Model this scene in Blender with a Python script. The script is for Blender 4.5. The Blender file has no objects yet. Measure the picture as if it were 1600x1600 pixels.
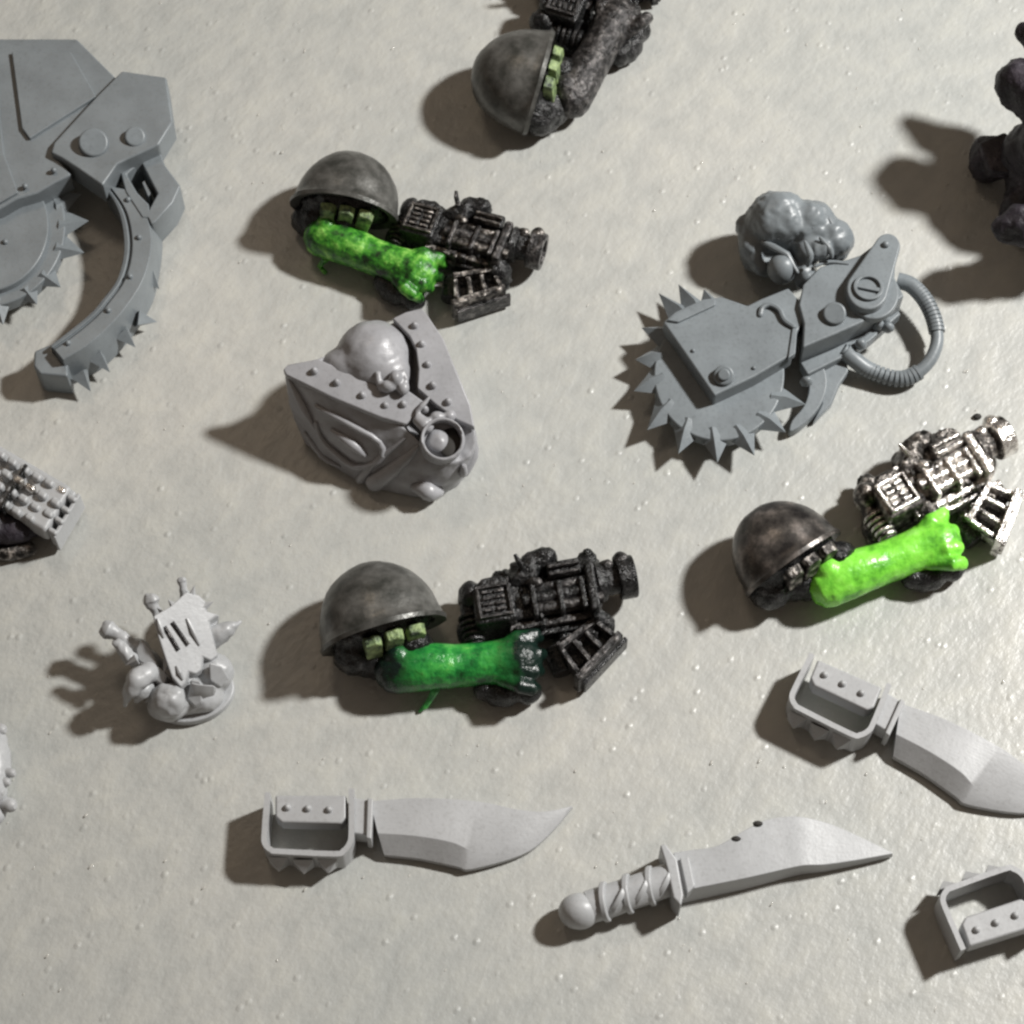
import bpy, bmesh, math, random
from mathutils import Vector, Matrix, noise
random.seed(7)
R = math.radians
C = bpy.context.scene.collection
SC = bpy.context.scene
SC.unit_settings.scale_length = 0.004          # one Blender unit stands for 4 mm of table top

# ---------------------------------------------------------------- camera
TILT = R(26); DIST = 36.0; HALF = 8.0
cd = bpy.data.cameras.new('camera'); cam = bpy.data.objects.new('camera', cd); C.objects.link(cam)
CP = Vector((0, -DIST*math.sin(TILT), DIST*math.cos(TILT)))
cam.location = CP; cam.rotation_euler = (TILT, 0, 0)
cd.sensor_width = 36; cd.lens = 18*DIST/HALF; cd.clip_end = 300
cd.dof.use_dof = True; cd.dof.focus_distance = DIST-0.6; cd.dof.aperture_fstop = 0.5
SC.camera = cam
SC.cycles.filter_width = 2.5

# ---------------------------------------------------------------- light: one desk lamp from the right, dim warm room, added overhead fill
w = bpy.data.worlds.new('World'); SC.world = w; w.use_nodes = True
bg = w.node_tree.nodes['Background']
bg.inputs[0].default_value = (1.0, 0.80, 0.64, 1); bg.inputs[1].default_value = 0.125
LD = Vector((.942*.695, .334*.695, .719)).normalized()
def lamp(name, pos, power, size, col, aim=(0, 0, 0)):
    l = bpy.data.lights.new(name, 'AREA'); l.shape = 'DISK'; l.size = size; l.energy = power; l.color = col
    o = bpy.data.objects.new(name, l); C.objects.link(o); o.location = pos
    o.rotation_euler = (Vector(aim)-Vector(pos)).to_track_quat('-Z', 'Y').to_euler()
    return o
lamp('desk_lamp', LD*58, 49000, 5.0, (1.0, .985, .955))
lamp('added_fill_light', (-14, 26, 44), 1500, 9, (1.0, .80, .60))  # added soft fill from overhead, puts highlights on the black gloss
SC.view_settings.view_transform = 'Standard'; SC.view_settings.look = 'None'
SC.view_settings.exposure = 0.0; SC.view_settings.gamma = 1.0

# ---------------------------------------------------------------- placing: a point of the picture at height z
fw = Vector((0, math.sin(TILT), -math.cos(TILT))); up = Vector((0, math.cos(TILT), math.sin(TILT))); rt = Vector((1, 0, 0))
def G(px, py, z=0.0):
    t = HALF/DIST
    d = fw + rt*((px-800)/800*t) + up*((800-py)/800*t)
    return CP + d*((z-CP.z)/d.z)

# ---------------------------------------------------------------- materials
def nt(name):
    m = bpy.data.materials.new(name); m.use_nodes = True
    t = m.node_tree; return m, t, t.nodes['Principled BSDF'], t.nodes.new('ShaderNodeTexCoord')
def N(t, kind, **kw):
    n = t.nodes.new('ShaderNode'+kind)
    for k, v in kw.items():
        if k[0] == '_': setattr(n, k[1:], v)
        else: n.inputs[k.replace('_', ' ')].default_value = v
    return n
def ramp(t, src, stops):
    r = t.nodes.new('ShaderNodeValToRGB'); e = r.color_ramp.elements
    while len(e) < len(stops): e.new(0.5)
    for i, (p, c) in enumerate(stops):
        e[i].position = p; e[i].color = (*c, 1) if len(c) == 3 else c
    t.links.new(src, r.inputs[0]); return r
def bump(t, src, p, strength, dist, prev=None):
    b = t.nodes.new('ShaderNodeBump'); b.inputs['Strength'].default_value = strength; b.inputs['Distance'].default_value = dist
    t.links.new(src, b.inputs['Height'])
    if prev: t.links.new(prev.outputs[0], b.inputs['Normal'])
    t.links.new(b.outputs[0], p.inputs['Normal']); return b
def plastic(name, col, rough=.42, var=.12):
    m, t, p, tc = nt(name)
    n1 = N(t, 'TexNoise', Scale=1.7, Detail=4.0); t.links.new(tc.outputs['Object'], n1.inputs[0])
    r = ramp(t, n1.outputs[0], [(.3, tuple(c*(1-var) for c in col)), (.7, tuple(min(1, c*(1+var)) for c in col))])
    n3 = N(t, 'TexNoise', Scale=16.0, Detail=6.0, Roughness=.7); t.links.new(tc.outputs['Object'], n3.inputs[0])
    r3 = ramp(t, n3.outputs[0], [(.30, (.80, .79, .78)), (.48, (1, 1, 1)), (.66, (1.0, 1.0, 1.0)), (.76, (1.12, 1.12, 1.13))])
    mx = t.nodes.new('ShaderNodeMix'); mx.data_type = 'RGBA'; mx.blend_type = 'MULTIPLY'; mx.inputs[0].default_value = .8
    t.links.new(r.outputs[0], mx.inputs[6]); t.links.new(r3.outputs[0], mx.inputs[7]); t.links.new(mx.outputs[2], p.inputs['Base Color'])
    rr = N(t, 'MapRange'); rr.inputs[3].default_value = rough-.14; rr.inputs[4].default_value = rough+.14
    t.links.new(n3.outputs[0], rr.inputs[0]); t.links.new(rr.outputs[0], p.inputs['Roughness'])
    p.inputs['IOR'].default_value = 1.5
    mp = N(t, 'Mapping'); mp.inputs['Scale'].default_value = (2.5, 30, 30); mp.inputs['Rotation'].default_value = (0, 0, R(20))
    t.links.new(tc.outputs['Object'], mp.inputs[0]); n4 = N(t, 'TexNoise', Scale=1.2, Detail=2.0); t.links.new(mp.outputs[0], n4.inputs[0])
    n2 = N(t, 'TexNoise', Scale=22.0, Detail=3.0); t.links.new(tc.outputs['Object'], n2.inputs[0])
    b = bump(t, n1.outputs[0], p, .16, .08); b = bump(t, n4.outputs[0], p, .12, .012, b); bump(t, n2.outputs[0], p, .14, .014, b)
    return m
def painted(name, stops, rough=(.22, .5), metal=0.0, scale=6.0, bs=.5, bd=.05, grad=None):
    m, t, p, tc = nt(name)
    n1 = N(t, 'TexNoise', Scale=scale, Detail=5.0, Roughness=.62); t.links.new(tc.outputs['Object'], n1.inputs[0])
    r = ramp(t, n1.outputs[0], stops)
    col = r.outputs[0]
    if grad:                                        # black paint left unpainted at the ends of the arm
        x0, x1, dark = grad
        sx = N(t, 'SeparateXYZ'); t.links.new(tc.outputs['Object'], sx.inputs[0])
        ad = N(t, 'Math', _operation='MULTIPLY_ADD'); t.links.new(n1.outputs[0], ad.inputs[0]); ad.inputs[1].default_value = 1.1
        sh = N(t, 'Math', _operation='SUBTRACT'); t.links.new(sx.outputs[0], sh.inputs[0]); sh.inputs[1].default_value = 1.0
        ab = N(t, 'Math', _operation='ABSOLUTE'); t.links.new(sh.outputs[0], ab.inputs[0]); t.links.new(ab.outputs[0], ad.inputs[2])
        mr = N(t, 'MapRange'); t.links.new(ad.outputs[0], mr.inputs[0]); mr.inputs[1].default_value = x0; mr.inputs[2].default_value = x1
        mx = t.nodes.new('ShaderNodeMix'); mx.data_type = 'RGBA'
        t.links.new(mr.outputs[0], mx.inputs[0]); t.links.new(col, mx.inputs[6]); mx.inputs[7].default_value = (*dark, 1)
        col = mx.outputs[2]
    t.links.new(col, p.inputs['Base Color'])
    rr = N(t, 'MapRange'); rr.inputs[3].default_value = rough[0]; rr.inputs[4].default_value = rough[1]
    n2 = N(t, 'TexNoise', Scale=scale*3.3, Detail=3.0); t.links.new(tc.outputs['Object'], n2.inputs[0])
    t.links.new(n2.outputs[0], rr.inputs[0]); t.links.new(rr.outputs[0], p.inputs['Roughness'])
    p.inputs['Metallic'].default_value = metal
    b = bump(t, n1.outputs[0], p, bs, bd*2); bump(t, n2.outputs[0], p, bs, bd*.7, b)
    return m
grey_a = plastic('blue_grey_plastic', (.185, .208, .223), .40)
grey_b = plastic('mid_grey_plastic', (.325, .328, .345), .36)
grey_c = plastic('pale_grey_plastic', (.395, .402, .41), .44, .05)
grey_d = plastic('light_grey_plastic', (.40, .41, .42), .40, .06)
black_p = painted('black_gloss_paint', [(.35, (.006, .007, .007)), (.55, (.020, .020, .021)), (.72, (.085, .084, .084))], (.14, .36), 0.2, 7, .5, .05)
black_q = painted('worn_black_paint', [(.35, (.010, .010, .010)), (.5, (.045, .043, .043)), (.68, (.19, .18, .175))], (.18, .42), 0.5, 8, .5, .05)
steel_p = painted('silver_drybrush', [(.34, (.02, .018, .016)), (.42, (.38, .36, .34)), (.54, (.88, .85, .81))], (.14, .34), .85, 5, .45, .05)
dark_steel = painted('dark_drybrush', [(.38, (.012, .011, .010)), (.52, (.10, .092, .085)), (.66, (.55, .51, .47))], (.2, .42), .65, 8, .5, .05)
dome_a = painted('gunmetal_dome_paint', [(.32, (.05, .052, .047)), (.5, (.105, .105, .098)), (.72, (.19, .19, .18))], (.26, .44), .4, 3.5, .2, .03)
dome_c = painted('brown_gunmetal_paint', [(.34, (.022, .02, .02)), (.52, (.085, .078, .072)), (.7, (.25, .22, .20))], (.24, .42), .45, 3.0, .22, .03)
green_a = painted('mottled_green_paint', [(.38, (.012, .03, .010)), (.46, (.03, .17, .018)), (.55, (.085, .33, .035)), (.68, (.33, .68, .14))], (.22, .45), 0, 4.0, .4, .045)
green_b = painted('deep_green_paint', [(.30, (.006, .05, .012)), (.45, (.014, .19, .035)), (.6, (.05, .36, .06)), (.76, (.22, .58, .13))], (.18, .4), 0, 4.0, .4, .045, (1.10, 1.50, (.005, .016, .012)))
green_c = painted('lime_green_paint', [(.30, (.05, .24, .02)), (.44, (.16, .56, .045)), (.56, (.25, .76, .07)), (.75, (.36, .86, .16))], (.2, .35), 0, 3.0, .35, .04)
pale_green = painted('pale_green_paint', [(.36, (.02, .03, .018)), (.47, (.15, .21, .10)), (.66, (.36, .47, .20))], (.35, .6), 0, 7, .5, .04)
purple_black = painted('purple_black_paint', [(.35, (.008, .006, .009)), (.55, (.02, .016, .024)), (.75, (.07, .06, .075))], (.4, .7), 0, 3, .6, .06)
shade_dirt = plastic('black_shade_and_dirt', (.03, .028, .025), .8)  # black for the painted shade of bore and notches, and for the crumb

# ---------------------------------------------------------------- mesh helpers
def link(name, bm, mat, parent=None, smooth=35, bevel=0.0, mods=()):
    me = bpy.data.meshes.new(name); bmesh.ops.recalc_face_normals(bm, faces=bm.faces[:]); bm.to_mesh(me); bm.free()
    me.materials.append(mat)
    for p in me.polygons: p.use_smooth = True
    if smooth and not bevel: me.set_sharp_from_angle(angle=R(smooth))
    o = bpy.data.objects.new(name, me); C.objects.link(o)
    if parent: o.parent = parent
    if bevel:
        b = o.modifiers.new('bevel', 'BEVEL'); b.width = bevel; b.segments = 2; b.limit_method = 'ANGLE'; b.angle_limit = R(35); b.harden_normals = True
    for f in mods: f(o)
    return o
def remesh(v=.05, it=3):
    def f(o):
        m = o.modifiers.new('remesh', 'REMESH'); m.mode = 'VOXEL'; m.voxel_size = v; m.use_smooth_shade = True
        s = o.modifiers.new('smooth', 'SMOOTH'); s.factor = .5; s.iterations = it
    return f
def rough_up(amount, size):
    def f(o):
        tx = bpy.data.textures.get('lumps%.2f' % size) or bpy.data.textures.new('lumps%.2f' % size, 'CLOUDS'); tx.noise_scale = size
        d = o.modifiers.new('lumps', 'DISPLACE'); d.texture = tx; d.strength = amount; d.mid_level = .5
    return f
def subsurf(n=2):
    def f(o):
        s = o.modifiers.new('sub', 'SUBSURF'); s.levels = n; s.render_levels = n
    return f
def root(name, label, cat, loc, group=None, rz=0.0):
    o = bpy.data.objects.new(name, None); C.objects.link(o); o.location = loc; o.rotation_euler = (0, 0, rz)
    o.empty_display_size = .2; o['label'] = label; o['category'] = cat
    if group: o['group'] = group
    return o
def prism(bm, pts, z0, z1, L, grow=0.0):
    """pts: picture points at height z1; walls drop straight to z0 (grow widens the foot)."""
    top = [L(x, y, z1) for x, y in pts]; c = sum(top, Vector())/len(top)
    bot = []
    for v in top:
        q = v.copy(); q.z = v.z-(z1-z0)
        if grow:
            d = (q-c); d.z = 0; q += d.normalized()*grow
        bot.append(q)
    tv = [bm.verts.new(v) for v in top]; bv = [bm.verts.new(v) for v in bot]
    n = len(pts); bm.faces.new(tv); bm.faces.new(bv[::-1])
    for i in range(n): bm.faces.new((tv[i], bv[i], bv[(i+1) % n], tv[(i+1) % n]))
def plate(bm, pts3, th, L):
    top = [L(*p) for p in pts3]
    tv = [bm.verts.new(v) for v in top]; bv = [bm.verts.new(v-Vector((0, 0, th))) for v in top]
    n = len(top); f = bm.faces.new(tv); g = bm.faces.new(bv[::-1])
    for i in range(n): bm.faces.new((tv[i], bv[i], bv[(i+1) % n], tv[(i+1) % n]))
    bmesh.ops.triangulate(bm, faces=[f, g])
def loft(bm, rings, cap=True, closed=True):
    rv = [[bm.verts.new(p) for p in r] for r in rings]; n = len(rings[0])
    for a, b in zip(rv, rv[1:]):
        for i in range(n if closed else n-1):
            j = (i+1) % n; bm.faces.new((a[i], a[j], b[j], b[i]))
    if cap: bm.faces.new(rv[0][::-1]); bm.faces.new(rv[-1])
    return rv
def frame(d):
    d = d.normalized(); a = Vector((0, 0, 1)) if abs(d.z) < .9 else Vector((1, 0, 0))
    u = d.cross(a).normalized(); return u, u.cross(d).normalized()
def cr(pts, k):
    """Catmull-Rom through pts (tuples), k steps per span."""
    P = [tuple(p) for p in pts]; out = []
    for i in range(len(P)-1):
        p0, p1, p2, p3 = P[max(i-1, 0)], P[i], P[i+1], P[min(i+2, len(P)-1)]
        for s in range(k):
            t = s/k
            out.append(tuple(.5*((2*b)+(c-a)*t+(2*a-5*b+4*c-d)*t*t+(3*b-a-3*c+d)*t**3) for a, b, c, d in zip(p0, p1, p2, p3)))
    out.append(P[-1]); return out
def tube(bm, pts, rad, n=12, flat=1.0, round_ends=False):
    """pts: Vectors, rad: number or list"""
    m = len(pts); rad = rad if isinstance(rad, (list, tuple)) else [rad]*m; rings = []
    P = list(pts); Q = list(rad)
    if round_ends:
        a = (P[0]-P[1]).normalized(); b = (P[-1]-P[-2]).normalized()
        P = [P[0]+a*Q[0]*.85, P[0]+a*Q[0]*.5] + P + [P[-1]+b*Q[-1]*.5, P[-1]+b*Q[-1]*.85]
        Q = [Q[0]*.45, Q[0]*.85] + Q + [Q[-1]*.85, Q[-1]*.45]; m = len(P)
    for i in range(m):
        d = P[min(i+1, m-1)]-P[max(i-1, 0)]; u, v = frame(d)
        rings.append([P[i]+u*math.cos(2*math.pi*k/n)*Q[i]+v*math.sin(2*math.pi*k/n)*Q[i]*flat for k in range(n)])
    loft(bm, rings)
def cyl(bm, a, b, r0, r1=None, n=20): tube(bm, [a, b], [r0, r0 if r1 is None else r1], n)
def ball(bm, c, r, rot=None, n=20):
    r = Vector(r) if hasattr(r, '__len__') else Vector((r, r, r))
    M = Matrix.Translation(c) @ (rot.to_matrix().to_4x4() if rot else Matrix()) @ Matrix.Diagonal((*r, 1))
    bmesh.ops.create_uvsphere(bm, u_segments=n, v_segments=n//2+2, radius=1, matrix=M)
def ring(bm, c, axis, r, t, n=32, m=10, h=None):
    """hollow ring: outer radius r, wall t, height h"""
    axis = axis.normalized(); u, v = frame(axis); h = h or t
    prof = [(r-t, -h/2), (r, -h/2), (r, h/2), (r-t, h/2)]
    vs = [[bm.verts.new(c+(u*math.cos(2*math.pi*i/n)+v*math.sin(2*math.pi*i/n))*a+axis*b) for a, b in prof] for i in range(n)]
    for i in range(n):
        j = (i+1) % n
        for k in range(4): bm.faces.new((vs[i][k], vs[j][k], vs[j][(k+1) % 4], vs[i][(k+1) % 4]))
def cone(bm, base, tip, r, n=4, rot=0.0):
    d = tip-base; u, v = frame(d); rg = [bm.verts.new(base+(u*math.cos(rot+2*math.pi*k/n)+v*math.sin(rot+2*math.pi*k/n))*r) for k in range(n)]
    t = bm.verts.new(tip); bm.faces.new(rg[::-1])
    for k in range(n): bm.faces.new((rg[k], rg[(k+1) % n], t))
def B(): return bmesh.new()
def part(name, mat, parent, fn, bevel=0.0, mods=(), smooth=35):
    bm = B(); fn(bm); return link(name, bm, mat, parent, smooth, bevel, mods)
def local(o): return lambda x, y, z=0.0: G(x, y, z)-o

# ---------------------------------------------------------------- the table top
def surface():
    m, t, p, tc = nt('textured_grey_laminate')
    mp = N(t, 'Mapping'); mp.inputs['Rotation'].default_value = (0, 0, R(52)); mp.vector_type = 'TEXTURE'; mp.inputs['Scale'].default_value = (1.12, .84, 1)
    t.links.new(tc.outputs['Object'], mp.inputs[0])
    def tex(kind, s, det=4.0, src=mp, **k):
        n = N(t, kind, Scale=s, **({'Detail': det} if kind == 'TexNoise' else {}), **k); t.links.new(src.outputs[0], n.inputs[0]); return n
    big = N(t, 'TexNoise', Scale=.16, Detail=2.0); t.links.new(tc.outputs['Object'], big.inputs[0])
    mid = tex('TexNoise', 1.9, 5.0, Roughness=.6); fine = tex('TexNoise', 8.0, 4.0)
    c1 = ramp(t, big.outputs[0], [(.35, (.425, .436, .418)), (.65, (.482, .482, .455))])
    c2 = ramp(t, mid.outputs[0], [(.32, (.84, .85, .86)), (.5, (.97, .97, .97)), (.68, (1.08, 1.07, 1.04))])
    mx = t.nodes.new('ShaderNodeMix'); mx.data_type = 'RGBA'; mx.blend_type = 'MULTIPLY'; mx.inputs[0].default_value = .75; mx.clamp_result = False
    t.links.new(c1.outputs[0], mx.inputs[6]); t.links.new(c2.outputs[0], mx.inputs[7]); t.links.new(mx.outputs[2], p.inputs['Base Color'])
    p.inputs['Roughness'].default_value = .38
    vo = tex('TexVoronoi', 2.6)
    vr = ramp(t, vo.outputs['Distance'], [(.0, (1, 1, 1)), (.16, (0, 0, 0))])
    b = bump(t, mid.outputs[0], p, .26, .13); b = bump(t, fine.outputs[0], p, .30, .035, b); bump(t, vr.outputs[0], p, .5, .03, b)
    bm = B(); bmesh.ops.create_grid(bm, x_segments=40, y_segments=40, size=45)
    o = link('table_surface', bm, m, smooth=0); o['kind'] = 'structure'
    # small facets added for sparkle, tilted to glint from the lamp to the camera
    bm = B(); rnd = random.Random(5); m2, t2, p2, tc2 = nt('glint_gloss')
    p2.inputs['Base Color'].default_value = (.56, .55, .51, 1); p2.inputs['Roughness'].default_value = .13
    n = N(t2, 'TexNoise', Scale=14.0); t2.links.new(tc2.outputs['Object'], n.inputs[0]); bump(t2, n.outputs[0], p2, .3, .02)
    for i in range(480):
        x, y = rnd.uniform(-13, 13), rnd.uniform(-12, 13); a = R(rnd.gauss(50, 9)); l = rnd.choice([.02, .03, .03, .04, .05, .08])
        wd = rnd.uniform(.010, .024)
        nn = (Vector((.37, -.12, .925))+Vector((rnd.gauss(0, .09), rnd.gauss(0, .09), 0))).normalized()
        xx = Vector((math.cos(a), math.sin(a), 0)); xx = (xx-nn*xx.dot(nn)).normalized(); yy = nn.cross(xx)
        M = Matrix.Translation((x, y, -.002)) @ Matrix((xx, yy, nn)).transposed().to_4x4() @ Matrix.Diagonal((l, wd, .006, 1))
        bmesh.ops.create_icosphere(bm, subdivisions=1, radius=1, matrix=M)
    o = link('glint_facets', bm, m2, smooth=0); o['kind'] = 'stuff'; o['label'] = 'tiny glossy facets added as lamp glints on the textured table top'
surface()

# ---------------------------------------------------------------- painted gun arms (one mould, turned three ways)
O_ARM = G(610, 1050, 0)
def gun_arm(label, px, py, ang, sc, mats, seed, drip=None, lift=0.0, dome=(0, 0), lump=.03, ds=1.0):
    L = local(O_ARM); rnd = random.Random(seed)
    t = root('gun_arm', label, 'miniature part', G(px, py, 0)+Vector((0, 0, lift)), 'painted gun arms with domed armour', R(ang)); t.scale = (sc, sc, sc)
    gm, gm2, dm, am, sm, hi = mats['gun'], mats['gun2'], mats['dome'], mats['arm'], mats['strap'], mats['hi']
    c, s = math.cos(R(10)), math.sin(R(10))
    def U(u, v, z): return L(850+u*c-v*s, 935-u*s-v*c, z)
    def ub(bm, u0, u1, v0, v1, z0, z1): prism(bm, [(u0, v0), (u1, v0), (u1, v1), (u0, v1)], z0, z1, U)
    # domed shoulder armour: open shell seen from its open side
    C0 = L(603+dome[0], 983+dome[1], .64); ax = Vector((-.29, .93, .14)).normalized(); q = ax.to_track_quat('Z', 'Y')
    def shell(bm):
        prof = []
        for k in range(15):
            a = R(90)*k/14; prof.append((.93*math.cos(a), 1.12*math.sin(a)**.93))
        prof = [(.80, -.02), (.97, -.07), (.985, .0), (.955, .03)] + prof[1:]
        prof2 = [(r*.86, z*.86) for r, z in prof[4:]][::-1]
        full = prof+prof2+[(.80, -.02)]
        n = 48; vs = []
        for r, z in full[:-1]:
            if r < .02: vs.append([bm.verts.new(C0+q @ Vector((0, 0, z)))])
            else: vs.append([bm.verts.new(C0+q @ Vector((r*math.cos(2*math.pi*i/n), r*math.sin(2*math.pi*i/n), z))) for i in range(n)])
        vs.append(vs[0])
        for a, b in zip(vs, vs[1:]):
            for i in range(n):
                j = (i+1) % n
                if len(a) == 1 and len(b) == 1: continue
                if len(a) == 1: bm.faces.new((a[0], b[j], b[i]))
                elif len(b) == 1: bm.faces.new((a[i], a[j], b[0]))
                else: bm.faces.new((a[i], a[j], b[j], b[i]))
    def squash(bm):
        for v in bm.verts:
            v.co = C0+(v.co-C0)*ds
            v.co.z = C0.z+(v.co.z-C0.z)*(.64 if v.co.z < C0.z else .86)
    part('shoulder_dome', dm, t, lambda bm: (shell(bm), squash(bm)), mods=(rough_up(.035, .3),))
    def inner(bm):
        ball(bm, C0+ax*.05, (.78, .58, .26), q)
        ball(bm, L(585, 1030, .35), (.42, .3, .35)); ball(bm, L(648, 1012, .55), (.3, .25, .35)); ball(bm, L(560+dome[0], 1020+dome[1]*.6, .45), (.34, .3, .36))
    part('shoulder_body', black_p, t, inner, mods=(remesh(.045, 3), rough_up(.10, .16)))
    e1 = ax.cross(Vector((0, 0, 1))).normalized(); e2 = e1.cross(ax).normalized()
    for k, (x, y) in enumerate(((-.22, .34), (.10, .36), (.42, .30))):
        cc = C0-ax*.26+e1*x+e2*y*.85
        def strap(bm):
            pts = [(-.13, -.19), (.12, -.21), (.13, .14), (.05, .21), (-.12, .18)]
            ra = R(-8*k)
            pts = [(a*math.cos(ra)-b*math.sin(ra), a*math.sin(ra)+b*math.cos(ra)) for a, b in pts]
            a = [cc+e1*x_+e2*y_-ax*(.06-.25*y_) for x_, y_ in pts]; b = [cc+e1*x_*1.1+e2*y_*1.1+ax*.14 for x_, y_ in pts]
            loft(bm, [b, a])
        part('armour_strap', sm, t, strap, bevel=.02)
    # arm with its fist
    axis = cr([(618, 1048, .45), (660, 1042, .50), (720, 1040, .47), (775, 1036, .46), (815, 1034, .48)], 5)
    rads = [p[0] for p in cr([(.35,), (.36,), (.325,), (.34,), (.36,)], 5)]
    def arm(bm):
        tube(bm, [L(*p) for p in axis], rads, 18, round_ends=True)
        ball(bm, L(622, 1026, .66), (.22, .2, .22))
        for k in range(4):                                   # four curled fingers side by side
            y = 1000+k*24; x1 = 840-abs(k-1.2)*6; e = (k-1.5)*8
            tube(bm, [L(785, 1010+k*17, .52), L(815, y, .68), L(x1, y+e*.3, .62), L(x1+8, y+e*.3, .38)], [.115, .12, .115, .09], 10, round_ends=True)
        tube(bm, [L(790, 1012, .6), L(808, 996, .7), L(838, 990, .62)], [.13, .115, .085], 10, round_ends=True)   # thumb
    part('green_arm', am, t, arm, mods=(remesh(.028, 1), rough_up(lump, .25)))
    part('lower_grip', black_p, t, lambda bm: [ball(bm, L(785, 1083, .24), (.34, .2, .24)), ball(bm, L(822, 1080, .24), (.24, .2, .24)), ball(bm, L(760, 1075, .25), (.2, .2, .22))], mods=(remesh(.04, 2), rough_up(.06, .15)))
    if drip:
        part('paint_strand', am, t, lambda bm: tube(bm, [L(x, y, z) for x, y, z in drip], [.07, .05, .045, .02][:len(drip)], 8, round_ends=True), mods=(rough_up(.02, .1),))
    # gun
    def core(bm):
        for k in range(16):
            ball(bm, U(rnd.uniform(-95, 84), rnd.uniform(-46, 44), rnd.uniform(.2, .42)), (rnd.uniform(.16, .3), rnd.uniform(.14, .24), rnd.uniform(.2, .32)), n=12)
        for u in (-90, -60, -30, 0, 30, 60): ball(bm, U(u, 0, .3), (.28, .4, .3), n=12)
        for k in range(5): ball(bm, L(885+k*14, 1005-k*5+rnd.uniform(-8, 12), .2), (.2, .2, .22), n=12)
    part('cast_core', gm, t, core, mods=(remesh(.045, 1), rough_up(.16, .12)))
    part('receiver', gm, t, lambda bm: ub(bm, -72, 82, -26, 30, .12, .62), bevel=.05, mods=())
    part('stock_block', gm, t, lambda bm: prism(bm, [(-112, -22), (-108, 32), (-92, 50), (-58, 50), (-46, 34), (-44, -24)], .08, .82, U), bevel=.07)
    def vent(bm):
        ub(bm, -104, -50, -14, -9, .80, .88); ub(bm, -104, -50, 32, 37, .80, .88); ub(bm, -104, -99, -9, 32, .80, .88); ub(bm, -55, -50, -9, 32, .80, .88)
    part('vent_frame', hi, t, vent, bevel=.012)
    for i in range(2):
        for j in range(4):
            part('vent_bar', hi, t, lambda bm: ub(bm, -95+i*20, -80+i*20, -5+j*9.5, -.5+j*9.5, .79, .87), bevel=.012)
    for k in range(5):
        part('coil', hi if k % 2 else gm2, t, lambda bm: cyl(bm, U(-118, -8-k*9, .42), U(-118, -14-k*9, .42), .20-.01*k, None, 16), bevel=.02)
    part('coil_core', gm, t, lambda bm: cyl(bm, U(-118, 10, .42), U(-118, -54, .38), .14), bevel=.02)
    part('rear_hub', gm, t, lambda bm: [ball(bm, U(-112, 22, .45), (.2, .24, .3)), ball(bm, U(-122, -30, .25), (.22, .26, .25))], mods=(remesh(.04, 2), rough_up(.05, .15)))
    # barrels along the top with clamps
    for v, r_, m_ in ((-14, .085, hi), (2, .10, gm2), (17, .085, hi)):
        part('barrel_tube', m_, t, lambda bm: cyl(bm, U(-36+abs(v), v, .66), U(92, v, .66), r_, None, 14), bevel=.015)
    for u0 in (-20, 22, 58):
        part('clamp', gm2, t, lambda bm: ub(bm, u0, u0+9, -24, 26, .45, .80), bevel=.03)
    part('side_rail', hi, t, lambda bm: ub(bm, -62, 78, -42, -30, .30, .58), bevel=.03)
    part('side_rail', gm2, t, lambda bm: ub(bm, -40, 96, -56, -46, .22, .46), bevel=.03)
    part('sight_block', gm, t, lambda bm: ub(bm, 12, 66, 30, 56, .2, .80), bevel=.05)
    for v in (34, 46):
        part('sight_rail', hi, t, lambda bm: ub(bm, 14, 64, v, v+5, .78, .9), bevel=.02)
    part('front_plate', gm2, t, lambda bm: ub(bm, 70, 86, -30, 48, .12, .86), bevel=.05)
    part('knob', gm, t, lambda bm: [cyl(bm, U(-20, 42, .2), U(-20, 42, .74), .20, .17), ball(bm, U(-8, 56, .6), .2), ball(bm, U(12, 62, .62), (.2, .16, .2)), ball(bm, U(-34, 34, .55), .16)], mods=(remesh(.035, 2), rough_up(.07, .14)))
    part('knob_pin', gm2, t, lambda bm: tube(bm, [U(-24, 52, .8), U(-30, 66, .92), U(-33, 76, .95)], [.05, .045, .03], 8), bevel=.01)
    part('latch', hi, t, lambda bm: ball(bm, U(-10, 26, .72), (.13, .1, .12)), mods=(rough_up(.04, .1),))
    part('barrel_neck', gm, t, lambda bm: [cyl(bm, U(84, 10, .5), U(98, 10, .5), .33, .3, 24), cyl(bm, U(97, 10, .5), U(122, 10, .5), .24, .22, 24)], bevel=.02)
    part('muzzle', gm2, t, lambda bm: ring(bm, U(132, 10, .5), U(140, 10, .5)-U(120, 10, .5), .33, .12, 28, h=.27), bevel=.025)
    part('muzzle_bore', black_p, t, lambda bm: cyl(bm, U(120, 10, .5), U(136, 10, .5), .21), bevel=.0)
    part('muzzle_lug', hi, t, lambda bm: [ball(bm, U(128, 38, .66), (.13, .13, .13)), ball(bm, U(104, 32, .66), (.12, .1, .13))], mods=(rough_up(.04, .1),))
    # ladder shaped magazine standing out at the side
    a0, a1, b0, b1 = (868, 1004), (928, 962), (903, 1056), (967, 992)
    def lerp(p, q_, k): return (p[0]+(q_[0]-p[0])*k, p[1]+(q_[1]-p[1])*k)
    def bar(name, p, q_, wd, z0, z1, m_):
        dx, dy = q_[0]-p[0], q_[1]-p[1]; l = math.hypot(dx, dy); nx, ny = -dy/l*wd, dx/l*wd
        part(name, m_, t, lambda bm: prism(bm, [(p[0]-nx, p[1]-ny), (q_[0]-nx, q_[1]-ny), (q_[0]+nx, q_[1]+ny), (p[0]+nx, p[1]+ny)], z0, z1, L), bevel=.02)
    bar('magazine_body', lerp(a0, b0, .5), lerp(a1, b1, .5), 22, .05, .36, black_p)
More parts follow.
